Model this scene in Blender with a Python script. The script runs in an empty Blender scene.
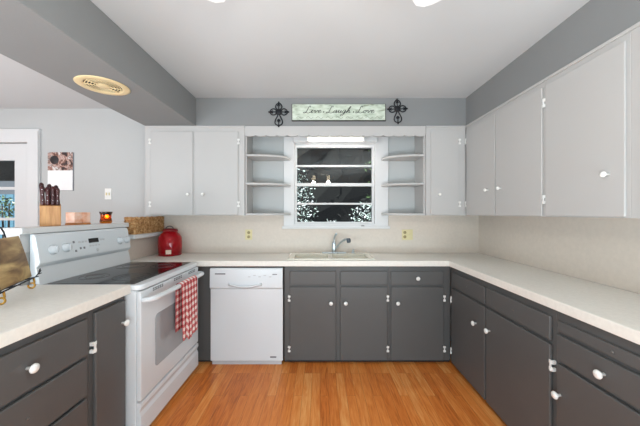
import bpy, bmesh, math, random
from mathutils import Vector, Matrix
random.seed(7)
S = bpy.context.scene
COL = S.collection
PI = math.pi

# ------------------------------------------------------------------ camera, world, lights, exposure
EYE = 1.318
cd = bpy.data.cameras.new('camera'); cam = bpy.data.objects.new('camera', cd); COL.objects.link(cam)
cam.location = (0, 0, EYE); cam.rotation_euler = (PI / 2, 0, 0)
cd.sensor_width = 36; cd.lens = 16.0; cd.clip_start = 0.02; cd.clip_end = 200
S.camera = cam
S.view_settings.view_transform = 'Standard'; S.view_settings.look = 'None'
S.view_settings.gamma = 1; S.view_settings.use_curve_mapping = False
S.view_settings.exposure = -0.12
W = bpy.data.worlds.new('world'); S.world = W; W.use_nodes = True
bg = W.node_tree.nodes['Background']; bg.inputs[0].default_value = (0.80, 0.89, 1.0, 1); bg.inputs[1].default_value = 0.40


def area(name, loc, target, sx, sy, power, color=(1, 1, 1)):
    l = bpy.data.lights.new(name, 'AREA'); l.shape = 'RECTANGLE'; l.size = sx; l.size_y = sy
    l.energy = power; l.color = color
    o = bpy.data.objects.new(name, l); COL.objects.link(o); o.location = loc
    o.rotation_euler = (Vector(target) - Vector(loc)).to_track_quat('-Z', 'Y').to_euler()
    return o


area('ceiling_fill', (0.1, -0.8, 0.5), (0.1, -0.8, 2.4), 2.4, 1.6, 96, (0.76, 0.93, 1.0))  # unseen upward fill added to brighten the ceiling
area('fill_from_left_behind', (-1.7, -1.4, 0.95), (1.3, 2.0, 0.35), 1.6, 1.3, 66, (0.78, 0.93, 1.0))  # unseen fill added behind the camera, aimed at the right-hand fronts
area('fill_from_right_behind', (0.9, -1.6, 0.55), (-1.0, 2.2, 0.4), 1.7, 0.85, 52, (0.78, 0.93, 1.0))  # second unseen fill, added to lift the stove and low cabinets
area('dining_room_fill', (-3.3, 0.3, 0.9), (-3.2, 0.7, 2.4), 1.4, 1.4, 70, (0.98, 0.98, 1.0))  # unseen uplight added to brighten the dining side
sl = bpy.data.lights.new('sun', 'SUN'); sl.energy = 15; sl.angle = 0.01; sl.color = (1.0, 0.98, 0.95)
so = bpy.data.objects.new('sun', sl); COL.objects.link(so); so.rotation_euler = Vector((0.25, 0.36, -0.9)).to_track_quat('-Z', 'Y').to_euler()

# ------------------------------------------------------------------ materials


def lin(c):
    return tuple(((v / 255) / 12.92 if v / 255 <= 0.04045 else ((v / 255 + 0.055) / 1.055) ** 2.4) for v in c) + (1,)


def mat(name, rgb, rough=0.5, metal=0.0, spec=0.5, coat=0.0, emit=None, estr=0.0, var=0.0, vscale=6.0, bump=0.0, bscale=80.0):
    m = bpy.data.materials.new(name); m.use_nodes = True
    nt = m.node_tree; b = nt.nodes['Principled BSDF']
    b.inputs['Base Color'].default_value = lin(rgb); b.inputs['Roughness'].default_value = rough
    b.inputs['Metallic'].default_value = metal; b.inputs['Specular IOR Level'].default_value = spec
    b.inputs['Coat Weight'].default_value = coat
    if emit:
        b.inputs['Emission Color'].default_value = lin(emit); b.inputs['Emission Strength'].default_value = estr
    tc = nt.nodes.new('ShaderNodeTexCoord')
    n = nt.nodes.new('ShaderNodeTexNoise'); n.inputs['Scale'].default_value = vscale; n.inputs['Detail'].default_value = 4
    nt.links.new(tc.outputs['Object'], n.inputs['Vector'])
    if var > 0:
        r = nt.nodes.new('ShaderNodeValToRGB')
        c = lin(rgb)
        r.color_ramp.elements[0].position = 0.3; r.color_ramp.elements[1].position = 0.7
        r.color_ramp.elements[0].color = tuple(v * (1 - var) for v in c[:3]) + (1,)
        r.color_ramp.elements[1].color = tuple(min(1, v * (1 + var)) for v in c[:3]) + (1,)
        nt.links.new(n.outputs['Fac'], r.inputs['Fac']); nt.links.new(r.outputs['Color'], b.inputs['Base Color'])
    if bump > 0:
        n2 = nt.nodes.new('ShaderNodeTexNoise'); n2.inputs['Scale'].default_value = bscale; n2.inputs['Detail'].default_value = 3
        bp = nt.nodes.new('ShaderNodeBump'); bp.inputs['Strength'].default_value = bump; bp.inputs['Distance'].default_value = 0.01
        nt.links.new(tc.outputs['Object'], n2.inputs['Vector']); nt.links.new(n2.outputs['Fac'], bp.inputs['Height'])
        nt.links.new(bp.outputs['Normal'], b.inputs['Normal'])
    return m


def N(nt, typ, **kw):
    n = nt.nodes.new(typ)
    for k, v in kw.items():
        setattr(n, k, v)
    return n


def mth(nt, op, a, b=None):
    n = nt.nodes.new('ShaderNodeMath'); n.operation = op
    for i, v in enumerate((a, b)):
        if v is None:
            continue
        if isinstance(v, (int, float)):
            n.inputs[i].default_value = v
        else:
            nt.links.new(v, n.inputs[i])
    return n.outputs[0]


def ramp(nt, fac, stops):
    r = nt.nodes.new('ShaderNodeValToRGB'); e = r.color_ramp.elements
    while len(e) < len(stops):
        e.new(0.5)
    for i, (p, c) in enumerate(stops):
        e[i].position = p; e[i].color = lin(c)
    nt.links.new(fac, r.inputs['Fac'])
    return r.outputs['Color']


def floor_mat():
    m = bpy.data.materials.new('oak_laminate'); m.use_nodes = True; nt = m.node_tree; b = nt.nodes['Principled BSDF']
    tc = N(nt, 'ShaderNodeTexCoord'); sp = N(nt, 'ShaderNodeSeparateXYZ'); nt.links.new(tc.outputs['Object'], sp.inputs[0])
    cb = N(nt, 'ShaderNodeCombineXYZ'); nt.links.new(sp.outputs['Y'], cb.inputs['X']); nt.links.new(sp.outputs['X'], cb.inputs['Y'])
    br = N(nt, 'ShaderNodeTexBrick', offset=0.37, offset_frequency=3, squash=1.0)
    nt.links.new(cb.outputs[0], br.inputs['Vector'])
    br.inputs['Color1'].default_value = (0, 0, 0, 1); br.inputs['Color2'].default_value = (1, 1, 1, 1)
    br.inputs['Mortar'].default_value = (0.4, 0.4, 0.4, 1)
    br.inputs['Scale'].default_value = 1.0; br.inputs['Mortar Size'].default_value = 0.0009; br.inputs['Mortar Smooth'].default_value = 0.2
    br.inputs['Brick Width'].default_value = 0.78; br.inputs['Row Height'].default_value = 0.064
    # grain: stretched along Y, different in every strip
    off = mth(nt, 'MULTIPLY', br.outputs['Color'], 17.0)
    cb2 = N(nt, 'ShaderNodeCombineXYZ')
    nt.links.new(mth(nt, 'MULTIPLY', sp.outputs['X'], 26.0), cb2.inputs['X'])
    nt.links.new(mth(nt, 'MULTIPLY', sp.outputs['Y'], 2.2), cb2.inputs['Y']); nt.links.new(off, cb2.inputs['Z'])
    n1 = N(nt, 'ShaderNodeTexNoise'); n1.inputs['Scale'].default_value = 1.6; n1.inputs['Detail'].default_value = 6; n1.inputs['Distortion'].default_value = 1.6
    nt.links.new(cb2.outputs[0], n1.inputs['Vector'])
    n2 = N(nt, 'ShaderNodeTexNoise'); n2.inputs['Scale'].default_value = 5.0; n2.inputs['Detail'].default_value = 8
    nt.links.new(cb2.outputs[0], n2.inputs['Vector'])
    f = mth(nt, 'ADD', mth(nt, 'MULTIPLY', br.outputs['Color'], 0.32), mth(nt, 'ADD', mth(nt, 'MULTIPLY', n1.outputs['Fac'], 0.60), mth(nt, 'MULTIPLY', n2.outputs['Fac'], 0.30)))
    colr = ramp(nt, f, [(0.28, (156, 74, 28)), (0.48, (208, 116, 48)), (0.66, (224, 136, 64)), (0.88, (236, 168, 100))])
    mx = N(nt, 'ShaderNodeMix', data_type='RGBA', blend_type='MIX')
    nt.links.new(br.outputs['Fac'], mx.inputs[0]); nt.links.new(colr, mx.inputs[6]); mx.inputs[7].default_value = lin((164, 98, 52))
    nt.links.new(mx.outputs[2], b.inputs['Base Color'])
    b.inputs['Roughness'].default_value = 0.34; b.inputs['Specular IOR Level'].default_value = 0.35
    return m


def gingham_mat():
    m = bpy.data.materials.new('gingham_cotton'); m.use_nodes = True; nt = m.node_tree; b = nt.nodes['Principled BSDF']
    uv = N(nt, 'ShaderNodeUVMap'); sp = N(nt, 'ShaderNodeSeparateXYZ'); nt.links.new(uv.outputs[0], sp.inputs[0])
    a = mth(nt, 'LESS_THAN', mth(nt, 'FRACT', sp.outputs['X']), 0.5); c = mth(nt, 'LESS_THAN', mth(nt, 'FRACT', sp.outputs['Y']), 0.5)
    f = mth(nt, 'MULTIPLY', mth(nt, 'ADD', a, c), 0.5)
    r = N(nt, 'ShaderNodeValToRGB'); r.color_ramp.interpolation = 'CONSTANT'; e = r.color_ramp.elements; e.new(0.7)
    for i, (p, cc) in enumerate([(0.0, (238, 228, 224)), (0.3, (214, 128, 128)), (0.7, (158, 34, 44))]):
        e[i].position = p; e[i].color = lin(cc)
    nt.links.new(f, r.inputs['Fac']); nt.links.new(r.outputs['Color'], b.inputs['Base Color']); b.inputs['Roughness'].default_value = 0.9
    return m


def mottled(name, stops, scale, rough=0.6, metal=0.0, stretch=(1, 1, 1), detail=4, bump=0.0, distort=0.0):
    m = bpy.data.materials.new(name); m.use_nodes = True; nt = m.node_tree; b = nt.nodes['Principled BSDF']
    tc = N(nt, 'ShaderNodeTexCoord'); mp = N(nt, 'ShaderNodeMapping'); mp.inputs['Scale'].default_value = stretch
    nt.links.new(tc.outputs['Object'], mp.inputs['Vector'])
    n = N(nt, 'ShaderNodeTexNoise'); n.inputs['Scale'].default_value = scale; n.inputs['Detail'].default_value = detail; n.inputs['Distortion'].default_value = distort
    nt.links.new(mp.outputs[0], n.inputs['Vector'])
    nt.links.new(ramp(nt, n.outputs['Fac'], stops), b.inputs['Base Color'])
    b.inputs['Roughness'].default_value = rough; b.inputs['Metallic'].default_value = metal
    if bump:
        bp = N(nt, 'ShaderNodeBump'); bp.inputs['Strength'].default_value = bump; bp.inputs['Distance'].default_value = 0.004
        nt.links.new(n.outputs['Fac'], bp.inputs['Height']); nt.links.new(bp.outputs['Normal'], b.inputs['Normal'])
    return m


def window_glass(name, tint=(1, 1, 1)):
    m = bpy.data.materials.new(name); m.use_nodes = True; nt = m.node_tree; nt.nodes.clear()
    out = N(nt, 'ShaderNodeOutputMaterial'); mx = N(nt, 'ShaderNodeMixShader'); lw = N(nt, 'ShaderNodeLayerWeight'); lw.inputs[0].default_value = 0.5
    fr = mth(nt, 'ADD', mth(nt, 'MULTIPLY', mth(nt, 'POWER', lw.outputs['Facing'], 5.0), 0.9), 0.035)
    t = N(nt, 'ShaderNodeBsdfTransparent'); g = N(nt, 'ShaderNodeBsdfGlossy'); g.inputs['Roughness'].default_value = 0.01
    t.inputs[0].default_value = (*tint, 1)
    nt.links.new(fr, mx.inputs[0]); nt.links.new(t.outputs[0], mx.inputs[1]); nt.links.new(g.outputs[0], mx.inputs[2])
    nt.links.new(mx.outputs[0], out.inputs[0])
    return m


def tinted_glass(name, rgb, rough=0.03, alpha=0.55):
    m = mat(name, rgb, rough=rough, spec=0.6, coat=0.3, var=0.12, vscale=14)
    b = m.node_tree.nodes['Principled BSDF']; b.inputs['Transmission Weight'].default_value = alpha; b.inputs['IOR'].default_value = 1.3
    return m


M = {
    'floor': floor_mat(),
    'wall': mat('grey_wall_paint', (186, 188, 188), 0.7, spec=0.3, var=0.015, vscale=3, bump=0.05, bscale=140),
    'ceiling': mat('ceiling_paint', (196, 199, 201), 0.85, spec=0.2, var=0.012, vscale=2, bump=0.04, bscale=120),
    'soffit': mat('shaded_soffit_grey', (134, 136, 137), 0.7, spec=0.3, var=0.015, vscale=3, bump=0.05, bscale=140),  # wall grey darkened: shade on soffits and beam is put into the colour
    'white': mat('white_cabinet_paint', (186, 185, 184), 0.42, spec=0.4, var=0.01, vscale=4, bump=0.02, bscale=60),
    'trim': mat('white_trim_paint', (216, 217, 218), 0.4, spec=0.4, var=0.01, vscale=5),
    'grey': mat('charcoal_cabinet_paint', (87, 87, 87), 0.42, spec=0.4, var=0.03, vscale=5, bump=0.03, bscale=70),
    'dark': mat('dark_recess_shade', (42, 38, 36), 0.7),  # shade of recesses and gaps put into the colour
    'laminate': mat('cream_laminate', (232, 229, 222), 0.42, spec=0.35, var=0.035, vscale=55),
    'splash': mat('beige_laminate_splash', (213, 203, 192), 0.5, spec=0.3, var=0.03, vscale=40),
    'appl': mat('white_enamel', (218, 224, 229), 0.22, spec=0.5, coat=0.2, var=0.006, vscale=3),
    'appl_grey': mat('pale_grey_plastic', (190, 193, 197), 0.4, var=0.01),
    'print': mat('grey_printing', (120, 122, 128), 0.6, var=0.02),
    'black_glass': mat('black_ceramic_glass', (14, 13, 15), 0.08, spec=0.3, var=0.05),
    'oven_glass': mat('grey_oven_glass', (158, 162, 166), 0.12, spec=0.6, coat=0.3, var=0.04),
    'ring': mat('burner_ring_print', (92, 92, 96), 0.25, var=0.03),
    'display': mat('dark_display', (24, 26, 30), 0.15, var=0.03),
    'slot': mat('vent_slot_black', (60, 62, 66), 0.6, var=0.03),
    'knob': mat('white_ceramic', (236, 235, 232), 0.2, coat=0.3, var=0.01),
    'hinge': mat('white_painted_metal', (232, 232, 230), 0.35, var=0.01),
    'hinge_grey': mat('dull_metal_pin', (120, 118, 116), 0.4, metal=0.6, var=0.03),
    'vent': mat('almond_plastic', (226, 205, 160), 0.45, var=0.04, vscale=10),
    'sink': mat('cream_enamel', (234, 231, 218), 0.25, coat=0.3, var=0.01),
    'chrome': mat('satin_chrome', (196, 206, 212), 0.3, metal=0.85, var=0.04, vscale=20),
    'darkplastic': mat('grey_nozzle_plastic', (72, 82, 92), 0.4, var=0.03),
    'ivory': mat('ivory_plastic', (218, 206, 160), 0.4, var=0.015),
    'ivory_dark': mat('brown_socket', (160, 146, 104), 0.5, var=0.02),
    'plate': mat('white_plastic', (232, 231, 228), 0.35, var=0.01),
    'iron': mat('black_iron', (26, 28, 34), 0.5, metal=0.3, var=0.06, vscale=30),
    'sign': mottled('pale_green_distressed_paint', [(0.28, (140, 150, 130)), (0.42, (186, 198, 182)), (0.6, (204, 214, 200)), (0.8, (214, 222, 214))], 18, rough=0.7, stretch=(1, 1, 3), detail=6),
    'sign_edge': mat('dark_sign_edge', (52, 50, 48), 0.7, var=0.2, vscale=30),
    'ink': mat('black_script_ink', (34, 38, 40), 0.7, var=0.05),
    'ink_pale': mat('faded_grey_ink', (138, 148, 130), 0.8, var=0.1),
    'block': mottled('maple_block', [(0.3, (176, 122, 72)), (0.55, (204, 152, 98)), (0.8, (218, 172, 120))], 9, rough=0.45, stretch=(6, 6, 0.7)),
    'handle': mottled('dark_red_handle_wood', [(0.3, (44, 18, 20)), (0.6, (72, 28, 30)), (0.85, (92, 42, 42))], 14, rough=0.35, stretch=(4, 4, 0.6)),
    'steel': mat('rivet_steel', (205, 205, 210), 0.25, metal=0.8, var=0.02),
    'salt': mottled('peach_glass', [(0.3, (222, 156, 122)), (0.5, (238, 192, 168)), (0.75, (246, 220, 206))], 16, rough=0.25, stretch=(1, 1, 1.6)),
    'salt_base': mat('amber_base', (196, 128, 66), 0.35, var=0.08),
    'wax': mat('candle_wax', (240, 226, 200), 0.6, var=0.02),
    'amber': tinted_glass('amber_glass', (214, 122, 26), 0.05, 0.9),
    'amber_dark': mat('dark_brown_glass_band', (48, 24, 12), 0.12, coat=0.4, var=0.1),
    'flame': mat('candle_flame', (255, 170, 60), 0.5, emit=(255, 168, 56), estr=14.0),
    'wicker': mottled('wicker', [(0.3, (140, 96, 54)), (0.5, (190, 144, 92)), (0.75, (228, 196, 150))], 45, rough=0.75, detail=3),
    'redglass': tinted_glass('red_glass', (226, 14, 38), 0.06, 0.7),
    'jar_dark': mat('dark_jar_collar', (124, 14, 24), 0.3, var=0.08),
    'grey_wire': mat('grey_bail_wire', (110, 106, 108), 0.35, metal=0.7, var=0.03),
    'label': mat('pale_paper_label', (232, 210, 196), 0.6, var=0.03),
    'clear': window_glass('clear_lid_glass', (0.96, 0.95, 0.95)),
    'gingham': gingham_mat(),
    'paper': mat('white_paper', (240, 240, 241), 0.7, var=0.006),
    'photo': mottled('calendar_picture', [(0.36, (46, 36, 38)), (0.44, (136, 92, 78)), (0.50, (206, 176, 166)), (0.56, (112, 84, 76)), (0.64, (216, 210, 208))], 15, rough=0.5, detail=3, distort=0.8),
    'photo_dark': mat('dark_picture_patch', (44, 38, 40), 0.5, var=0.2, vscale=40),
    'book': mottled('aged_brown_cover', [(0.28, (96, 70, 42)), (0.44, (142, 112, 74)), (0.54, (178, 148, 100)), (0.66, (214, 186, 130)), (0.85, (226, 206, 160))], 5.0, rough=0.42, stretch=(1.0, 1.0, 3.2), detail=5, distort=0.5),
    'book_edge': mat('page_edges', (196, 180, 148), 0.8, var=0.1, vscale=40),
    'brass': mat('brass', (186, 142, 66), 0.28, metal=0.9, var=0.05),
    'tube': mat('fluorescent_tube', (255, 250, 235), 0.4, emit=(255, 248, 228), estr=2.2),
    'glass': window_glass('window_glass', (0.95, 0.97, 0.98)),
    'globe': mat('lit_lamp_globe', (255, 244, 226), 0.4, emit=(255, 232, 195), estr=6.0),
    'fanblade': mat('fan_blade_paint', (228, 230, 232), 0.3, spec=0.5, var=0.01),
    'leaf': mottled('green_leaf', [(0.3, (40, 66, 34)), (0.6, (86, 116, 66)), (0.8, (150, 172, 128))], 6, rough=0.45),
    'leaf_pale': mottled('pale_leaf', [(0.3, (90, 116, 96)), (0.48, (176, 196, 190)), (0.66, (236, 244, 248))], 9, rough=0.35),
    'leaf_dark': mottled('unlit_leaf', [(0.3, (3, 5, 3)), (0.7, (9, 13, 9))], 3, rough=1.0),  # near-black, so the leaves look unlit even under the sun lamp
    'bark': mat('bark', (50, 40, 32), 0.9, var=0.2),
    'fence': mat('teal_fence_paint', (98, 148, 172), 0.7, var=0.06, vscale=8),
    'porch': mat('dark_porch_timber', (62, 60, 60), 0.8, var=0.2, vscale=6),
    'ground': mat('outdoor_paving', (96, 98, 92), 0.9, var=0.15, vscale=3),
}

# ------------------------------------------------------------------ mesh helpers


class MB:
    def __init__(s):
        s.b = bmesh.new()

    def box(s, x0, x1, y0, y1, z0, z1):
        x0, x1 = min(x0, x1), max(x0, x1); y0, y1 = min(y0, y1), max(y0, y1); z0, z1 = min(z0, z1), max(z0, z1)
        v = [s.b.verts.new(p) for p in [(x0, y0, z0), (x1, y0, z0), (x1, y1, z0), (x0, y1, z0), (x0, y0, z1), (x1, y0, z1), (x1, y1, z1), (x0, y1, z1)]]
        for f in [(0, 3, 2, 1), (4, 5, 6, 7), (0, 1, 5, 4), (1, 2, 6, 5), (2, 3, 7, 6), (3, 0, 4, 7)]:
            s.b.faces.new([v[i] for i in f])
        return s

    def prism(s, poly, axis, a0, a1):
        """poly: 2D points; axis 'x' -> (y,z), 'y' -> (x,z), 'z' -> (x,y)"""
        def P(p, a):
            return {'x': (a, p[0], p[1]), 'y': (p[0], a, p[1]), 'z': (p[0], p[1], a)}[axis]
        A = [s.b.verts.new(P(p, a0)) for p in poly]; B = [s.b.verts.new(P(p, a1)) for p in poly]
        s.b.faces.new(A); s.b.faces.new(B[::-1])
        n = len(poly)
        for i in range(n):
            s.b.faces.new([A[i], B[i], B[(i + 1) % n], A[(i + 1) % n]])
        return s

    def tube(s, pts, r, seg=8, closed=False, caps=True):
        pts = [Vector(p) for p in pts]; n = len(pts)
        rr = r if isinstance(r, (list, tuple)) else [r] * n
        rings = []; up = None
        for i, p in enumerate(pts):
            if closed:
                t = pts[(i + 1) % n] - pts[i - 1]
            else:
                t = pts[min(i + 1, n - 1)] - pts[max(i - 1, 0)]
            t.normalize()
            if up is None:
                up = Vector((0, 0, 1)) if abs(t.z) < 0.9 else Vector((1, 0, 0))
            u = up - t * up.dot(t)
            if u.length < 1e-6:
                u = t.orthogonal()
            u.normalize(); up = u; w = t.cross(u)
            rings.append([s.b.verts.new(p + (u * math.cos(2 * PI * k / seg) + w * math.sin(2 * PI * k / seg)) * rr[i]) for k in range(seg)])
        m = n if closed else n - 1
        for i in range(m):
            A, B = rings[i], rings[(i + 1) % n]
            for k in range(seg):
                f = s.b.faces.new([A[k], A[(k + 1) % seg], B[(k + 1) % seg], B[k]]); f.smooth = True
        if not closed and caps:
            s.b.faces.new(rings[0][::-1]); s.b.faces.new(rings[-1])
        return s

    def lathe(s, prof, loc, axis=(0, 0, 1), seg=20, capped=True):
        """prof: (radius, height) pairs along axis"""
        q = Vector((0, 0, 1)).rotation_difference(Vector(axis)); loc = Vector(loc); rings = []
        for r, h in prof:
            r = max(r, 1e-5)
            rings.append([s.b.verts.new(loc + q @ Vector((r * math.cos(2 * PI * k / seg), r * math.sin(2 * PI * k / seg), h))) for k in range(seg)])
        for A, B in zip(rings, rings[1:]):
            for k in range(seg):
                f = s.b.faces.new([A[k], A[(k + 1) % seg], B[(k + 1) % seg], B[k]]); f.smooth = True
        if capped:
            s.b.faces.new(rings[0][::-1]); s.b.faces.new(rings[-1])
        return s

    def grid(s, us, vs, keep, plane, a0, a1):
        """solid made of the kept cells of a grid; plane 'xy' (a=z) or 'xz' (a=y)"""
        def P(u, v, a):
            return (u, v, a) if plane == 'xy' else (u, a, v)
        cells = {(i, j) for i in range(len(us) - 1) for j in range(len(vs) - 1) if keep(i, j)}
        vm = {}

        def V(i, j, a):
            k = (i, j, a)
            if k not in vm:
                vm[k] = s.b.verts.new(P(us[i], vs[j], a0 if a == 0 else a1))
            return vm[k]
        for (i, j) in cells:
            s.b.faces.new([V(i, j, 0), V(i, j + 1, 0), V(i + 1, j + 1, 0), V(i + 1, j, 0)])
            s.b.faces.new([V(i, j, 1), V(i + 1, j, 1), V(i + 1, j + 1, 1), V(i, j + 1, 1)])
            for (di, dj, p, q) in ((-1, 0, (i, j), (i, j + 1)), (1, 0, (i + 1, j + 1), (i + 1, j)), (0, -1, (i + 1, j), (i, j)), (0, 1, (i, j + 1), (i + 1, j + 1))):
                if (i + di, j + dj) not in cells:
                    s.b.faces.new([V(*p, 0), V(*q, 0), V(*q, 1), V(*p, 1)])
        return s

    def sphere(s, loc, r, sc=(1, 1, 1), seg=14):
        mt = Matrix.Translation(loc) @ Matrix.Diagonal((r * sc[0], r * sc[1], r * sc[2], 1))
        g = bmesh.ops.create_uvsphere(s.b, u_segments=seg, v_segments=max(6, seg // 2 + 2), radius=1, matrix=mt)
        for v in g['verts']:
            for f in v.link_faces:
                f.smooth = True
        return s

    def build(s, name, m, parent=None, bevel=0.0, seg=2):
        bmesh.ops.recalc_face_normals(s.b, faces=s.b.faces)
        me = bpy.data.meshes.new(name); s.b.to_mesh(me); s.b.free()
        me.materials.append(M[m] if isinstance(m, str) else m)
        o = bpy.data.objects.new(name, me); COL.objects.link(o)
        if parent:
            o.parent = parent
            o.matrix_parent_inverse = world(parent).inverted()
        if bevel > 0:
            bv = o.modifiers.new('bevel', 'BEVEL'); bv.width = bevel; bv.segments = seg; bv.limit_method = 'ANGLE'; bv.angle_limit = math.radians(40)
        return o


def world(o):
    m = Matrix.LocRotScale(o.location, o.rotation_euler, o.scale)
    return (world(o.parent) @ o.matrix_parent_inverse @ m) if o.parent else m


def thing(name, label, cat, loc=(0, 0, 0), group=None, rz=0):
    o = bpy.data.objects.new(name, None); COL.objects.link(o); o.location = loc; o.rotation_euler = (0, 0, rz)
    o.empty_display_size = 0.05
    o['label'] = label; o['category'] = cat
    if group:
        o['group'] = group
    return o


def tag(o, label, cat, group=None, kind=None):
    o['label'] = label; o['category'] = cat
    if group:
        o['group'] = group
    if kind:
        o['kind'] = kind
    return o


def struct(o):
    o['kind'] = 'structure'
    return o


def catmull(p, n=6, closed=False):
    p = [Vector(q) for q in p]; out = []; L = len(p)
    rng = range(L if closed else L - 1)
    for i in rng:
        if closed:
            a, b, c, d = p[i - 1], p[i], p[(i + 1) % L], p[(i + 2) % L]
        else:
            a, b, c, d = p[max(i - 1, 0)], p[i], p[i + 1], p[min(i + 2, L - 1)]
        for k in range(n):
            t = k / n
            out.append(0.5 * ((2 * b) + (c - a) * t + (2 * a - 5 * b + 4 * c - d) * t * t + (3 * b - a - 3 * c + d) * t ** 3))
    if not closed:
        out.append(p[-1])
    return out


# ------------------------------------------------------------------ key dimensions
YB, XR, XP = 2.936, 1.641, -1.66          # back wall, right wall, half wall face
ZC, ZT = 2.396, 2.134                     # ceiling, cabinet tops / beam bottom
ZU = 1.295                                # bottom of wall cabinets
YU, XU = 2.666, 1.369                     # fronts of the wall cabinets
YF, XF, XL = 2.490, 1.145, -1.103         # fronts of the base cabinets: back run, right run, left run
CT, CB = 0.905, 0.857                     # counter top and underside
WX0, WX1, WZ0, WZ1 = -0.262, 0.562, 1.205, 2.03   # window opening
DX0, DX1, DZ = -3.82, -3.005, 2.045                 # door opening

# ------------------------------------------------------------------ the room
struct(MB().box(-4.6, XR + 0.1, -3.0, YB + 0.12, -0.08, 0).build('floor', 'floor'))
struct(MB().box(-4.7, XR + 0.1, -4.4, YB + 0.12, ZC, ZC + 0.08).build('ceiling', 'ceiling'))  # unseen rear end lengthened past the walls to keep sun off the floor
xs = [-4.6, DX0, DX1, WX0, WX1, XR + 0.1]; zs = [0, WZ0, WZ1, DZ, ZC]


def keep_wall(i, j):
    if i == 1 and j <= 2:
        return False
    if i == 3 and j == 1:
        return False
    return True


struct(MB().grid(xs, zs, keep_wall, 'xz', YB, YB + 0.12).build('wall_back', 'wall'))
struct(MB().box(XR, XR + 0.1, -3.0, YB, 0, ZC).build('wall_right', 'wall'))
struct(MB().box(-4.7, -4.6, -3.0, YB + 0.12, 0, ZC).build('wall_left', 'wall'))
struct(MB().box(-1.76, XP, 1.575, YB, 0, 1.094).build('wall_half', 'wall'))
# beam between kitchen and dining room, soffits over the wall cabinets
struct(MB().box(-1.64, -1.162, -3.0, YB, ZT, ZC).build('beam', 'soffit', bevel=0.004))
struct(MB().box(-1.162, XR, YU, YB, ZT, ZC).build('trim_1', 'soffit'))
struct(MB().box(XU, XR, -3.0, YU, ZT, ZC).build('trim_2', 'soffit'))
# laminate backsplash panels
bs = MB().grid([XP, -0.372, 0.706, XR - 0.006], [CT, 1.158, ZU], lambda i, j: not (i == 1 and j == 1), 'xz', YB - 0.006, YB)
struct(bs.build('trim_3', 'splash'))
struct(MB().box(XR - 0.006, XR, -0.4, YB - 0.006, CT, ZU).build('trim_4', 'splash'))
struct(MB().box(XP, XP + 0.006, 2.40, YB - 0.006, CT, 1.094).build('trim_5', 'splash'))
# caps on the half wall: low one by the corner, raised one behind the stove
tag(MB().box(-1.80, -1.583, 2.43, YB - 0.001, 1.094, 1.13).build('low_ledge', 'trim', bevel=0.006), 'low white wall cap under the wicker basket', 'ledge')
led = thing('raised_ledge', 'raised white ledge shelf running behind the stove', 'ledge', (-1.72, 2.0, 1.094))
MB().box(-1.80, -1.63, 1.556, 2.43, 1.20, 1.235).build('ledge_board', 'trim', led, bevel=0.005)
MB().box(-1.755, -1.667, 1.58, 2.426, 1.094, 1.20).build('ledge_riser', 'trim', led)

# window
win = struct(MB().grid([-0.372, WX0, WX1, 0.70], [1.18, WZ0, WZ1, 2.10], lambda i, j: not (i == 1 and j == 1), 'xz', YB - 0.022, YB + 0.0).build('window_1', 'trim', bevel=0.003))
fr = MB().grid([WX0, -0.24, 0.54, WX1], [WZ0, 1.226, 1.998, WZ1], lambda i, j: not (i == 1 and j == 1), 'xz', YB + 0.01, YB + 0.06)
fr.build('window_frame', 'trim', win, bevel=0.003)
for z, h in ((1.414, 0.009), (1.612, 0.016), (1.806, 0.009)):
    MB().box(-0.24, 0.54, YB + 0.012, YB + 0.055, z - h, z + h).build('glazing_bar', 'trim', win, bevel=0.002)
for z0, z1 in ((1.226, 1.405), (1.423, 1.596), (1.628, 1.797), (1.815, 1.998)):
    MB().box(-0.24, 0.54, YB + 0.030, YB + 0.034, z0, z1).build('pane', 'glass', win)
MB().box(-0.385, 0.713, YB - 0.05, YB, 1.158, 1.184).build('window_sill', 'trim', win, bevel=0.004)
MB().box(0.42, 0.45, YB - 0.052, YB - 0.030, 1.184, 1.192).build('sash_latch', 'hinge_grey', win)

# door
dr = struct(MB().grid([-3.95, DX0, DX1, -2.878], [0, DZ, 2.182], lambda i, j: not (i == 1 and j == 0), 'xz', YB - 0.022, YB).build('door_1', 'trim', bevel=0.004))
MB().grid([-3.815, -3.69, -3.175, -3.010], [0.004, 0.30, 1.865, 2.040], lambda i, j: not (i == 1 and j == 1), 'xz', YB + 0.02, YB + 0.06).build('door_slab', 'trim', dr, bevel=0.003)
for z in (1.255, 1.575):
    MB().box(-3.69, -3.175, YB + 0.022, YB + 0.055, z - 0.014, z + 0.014).build('glazing_bar', 'trim', dr)
MB().box(-3.69, -3.175, YB + 0.036, YB + 0.041, 0.30, 1.865).build('pane', 'glass', dr)
MB().box(-2.911, -2.881, YB - 0.034, YB - 0.022, 0, 2.155).build('backband', 'trim', dr, bevel=0.003)
MB().lathe([(0.012, 0), (0.012, 0.03), (0.028, 0.04), (0.03, 0.055), (0.02, 0.07), (0, 0.072)], (-3.77, YB + 0.02, 1.0), (0, -1, 0)).build('door_knob', 'brass', dr)

# ------------------------------------------------------------------ cabinets
RUN = {'back': YF, 'right': XF, 'left': XL, 'uback': YU, 'uright': XU}


def rb(mb, run, u0, u1, z0, z1, w0, w1):
    """box in a run's own coordinates: u along the run, w out of its front"""
    f = RUN[run]
    if run in ('back', 'uback'):
        return mb.box(u0, u1, f - w1, f - w0, z0, z1)
    if run in ('right', 'uright'):
        return mb.box(f - w1, f - w0, u0, u1, z0, z1)
    return mb.box(f + w0, f + w1, u0, u1, z0, z1)


def rp(run, u, z, w):
    f = RUN[run]
    return {'back': (u, f - w, z), 'uback': (u, f - w, z), 'right': (f - w, u, z), 'uright': (f - w, u, z), 'left': (f + w, u, z)}[run]


AX = {'back': (0, -1, 0), 'uback': (0, -1, 0), 'right': (-1, 0, 0), 'uright': (-1, 0, 0), 'left': (1, 0, 0)}


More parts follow.
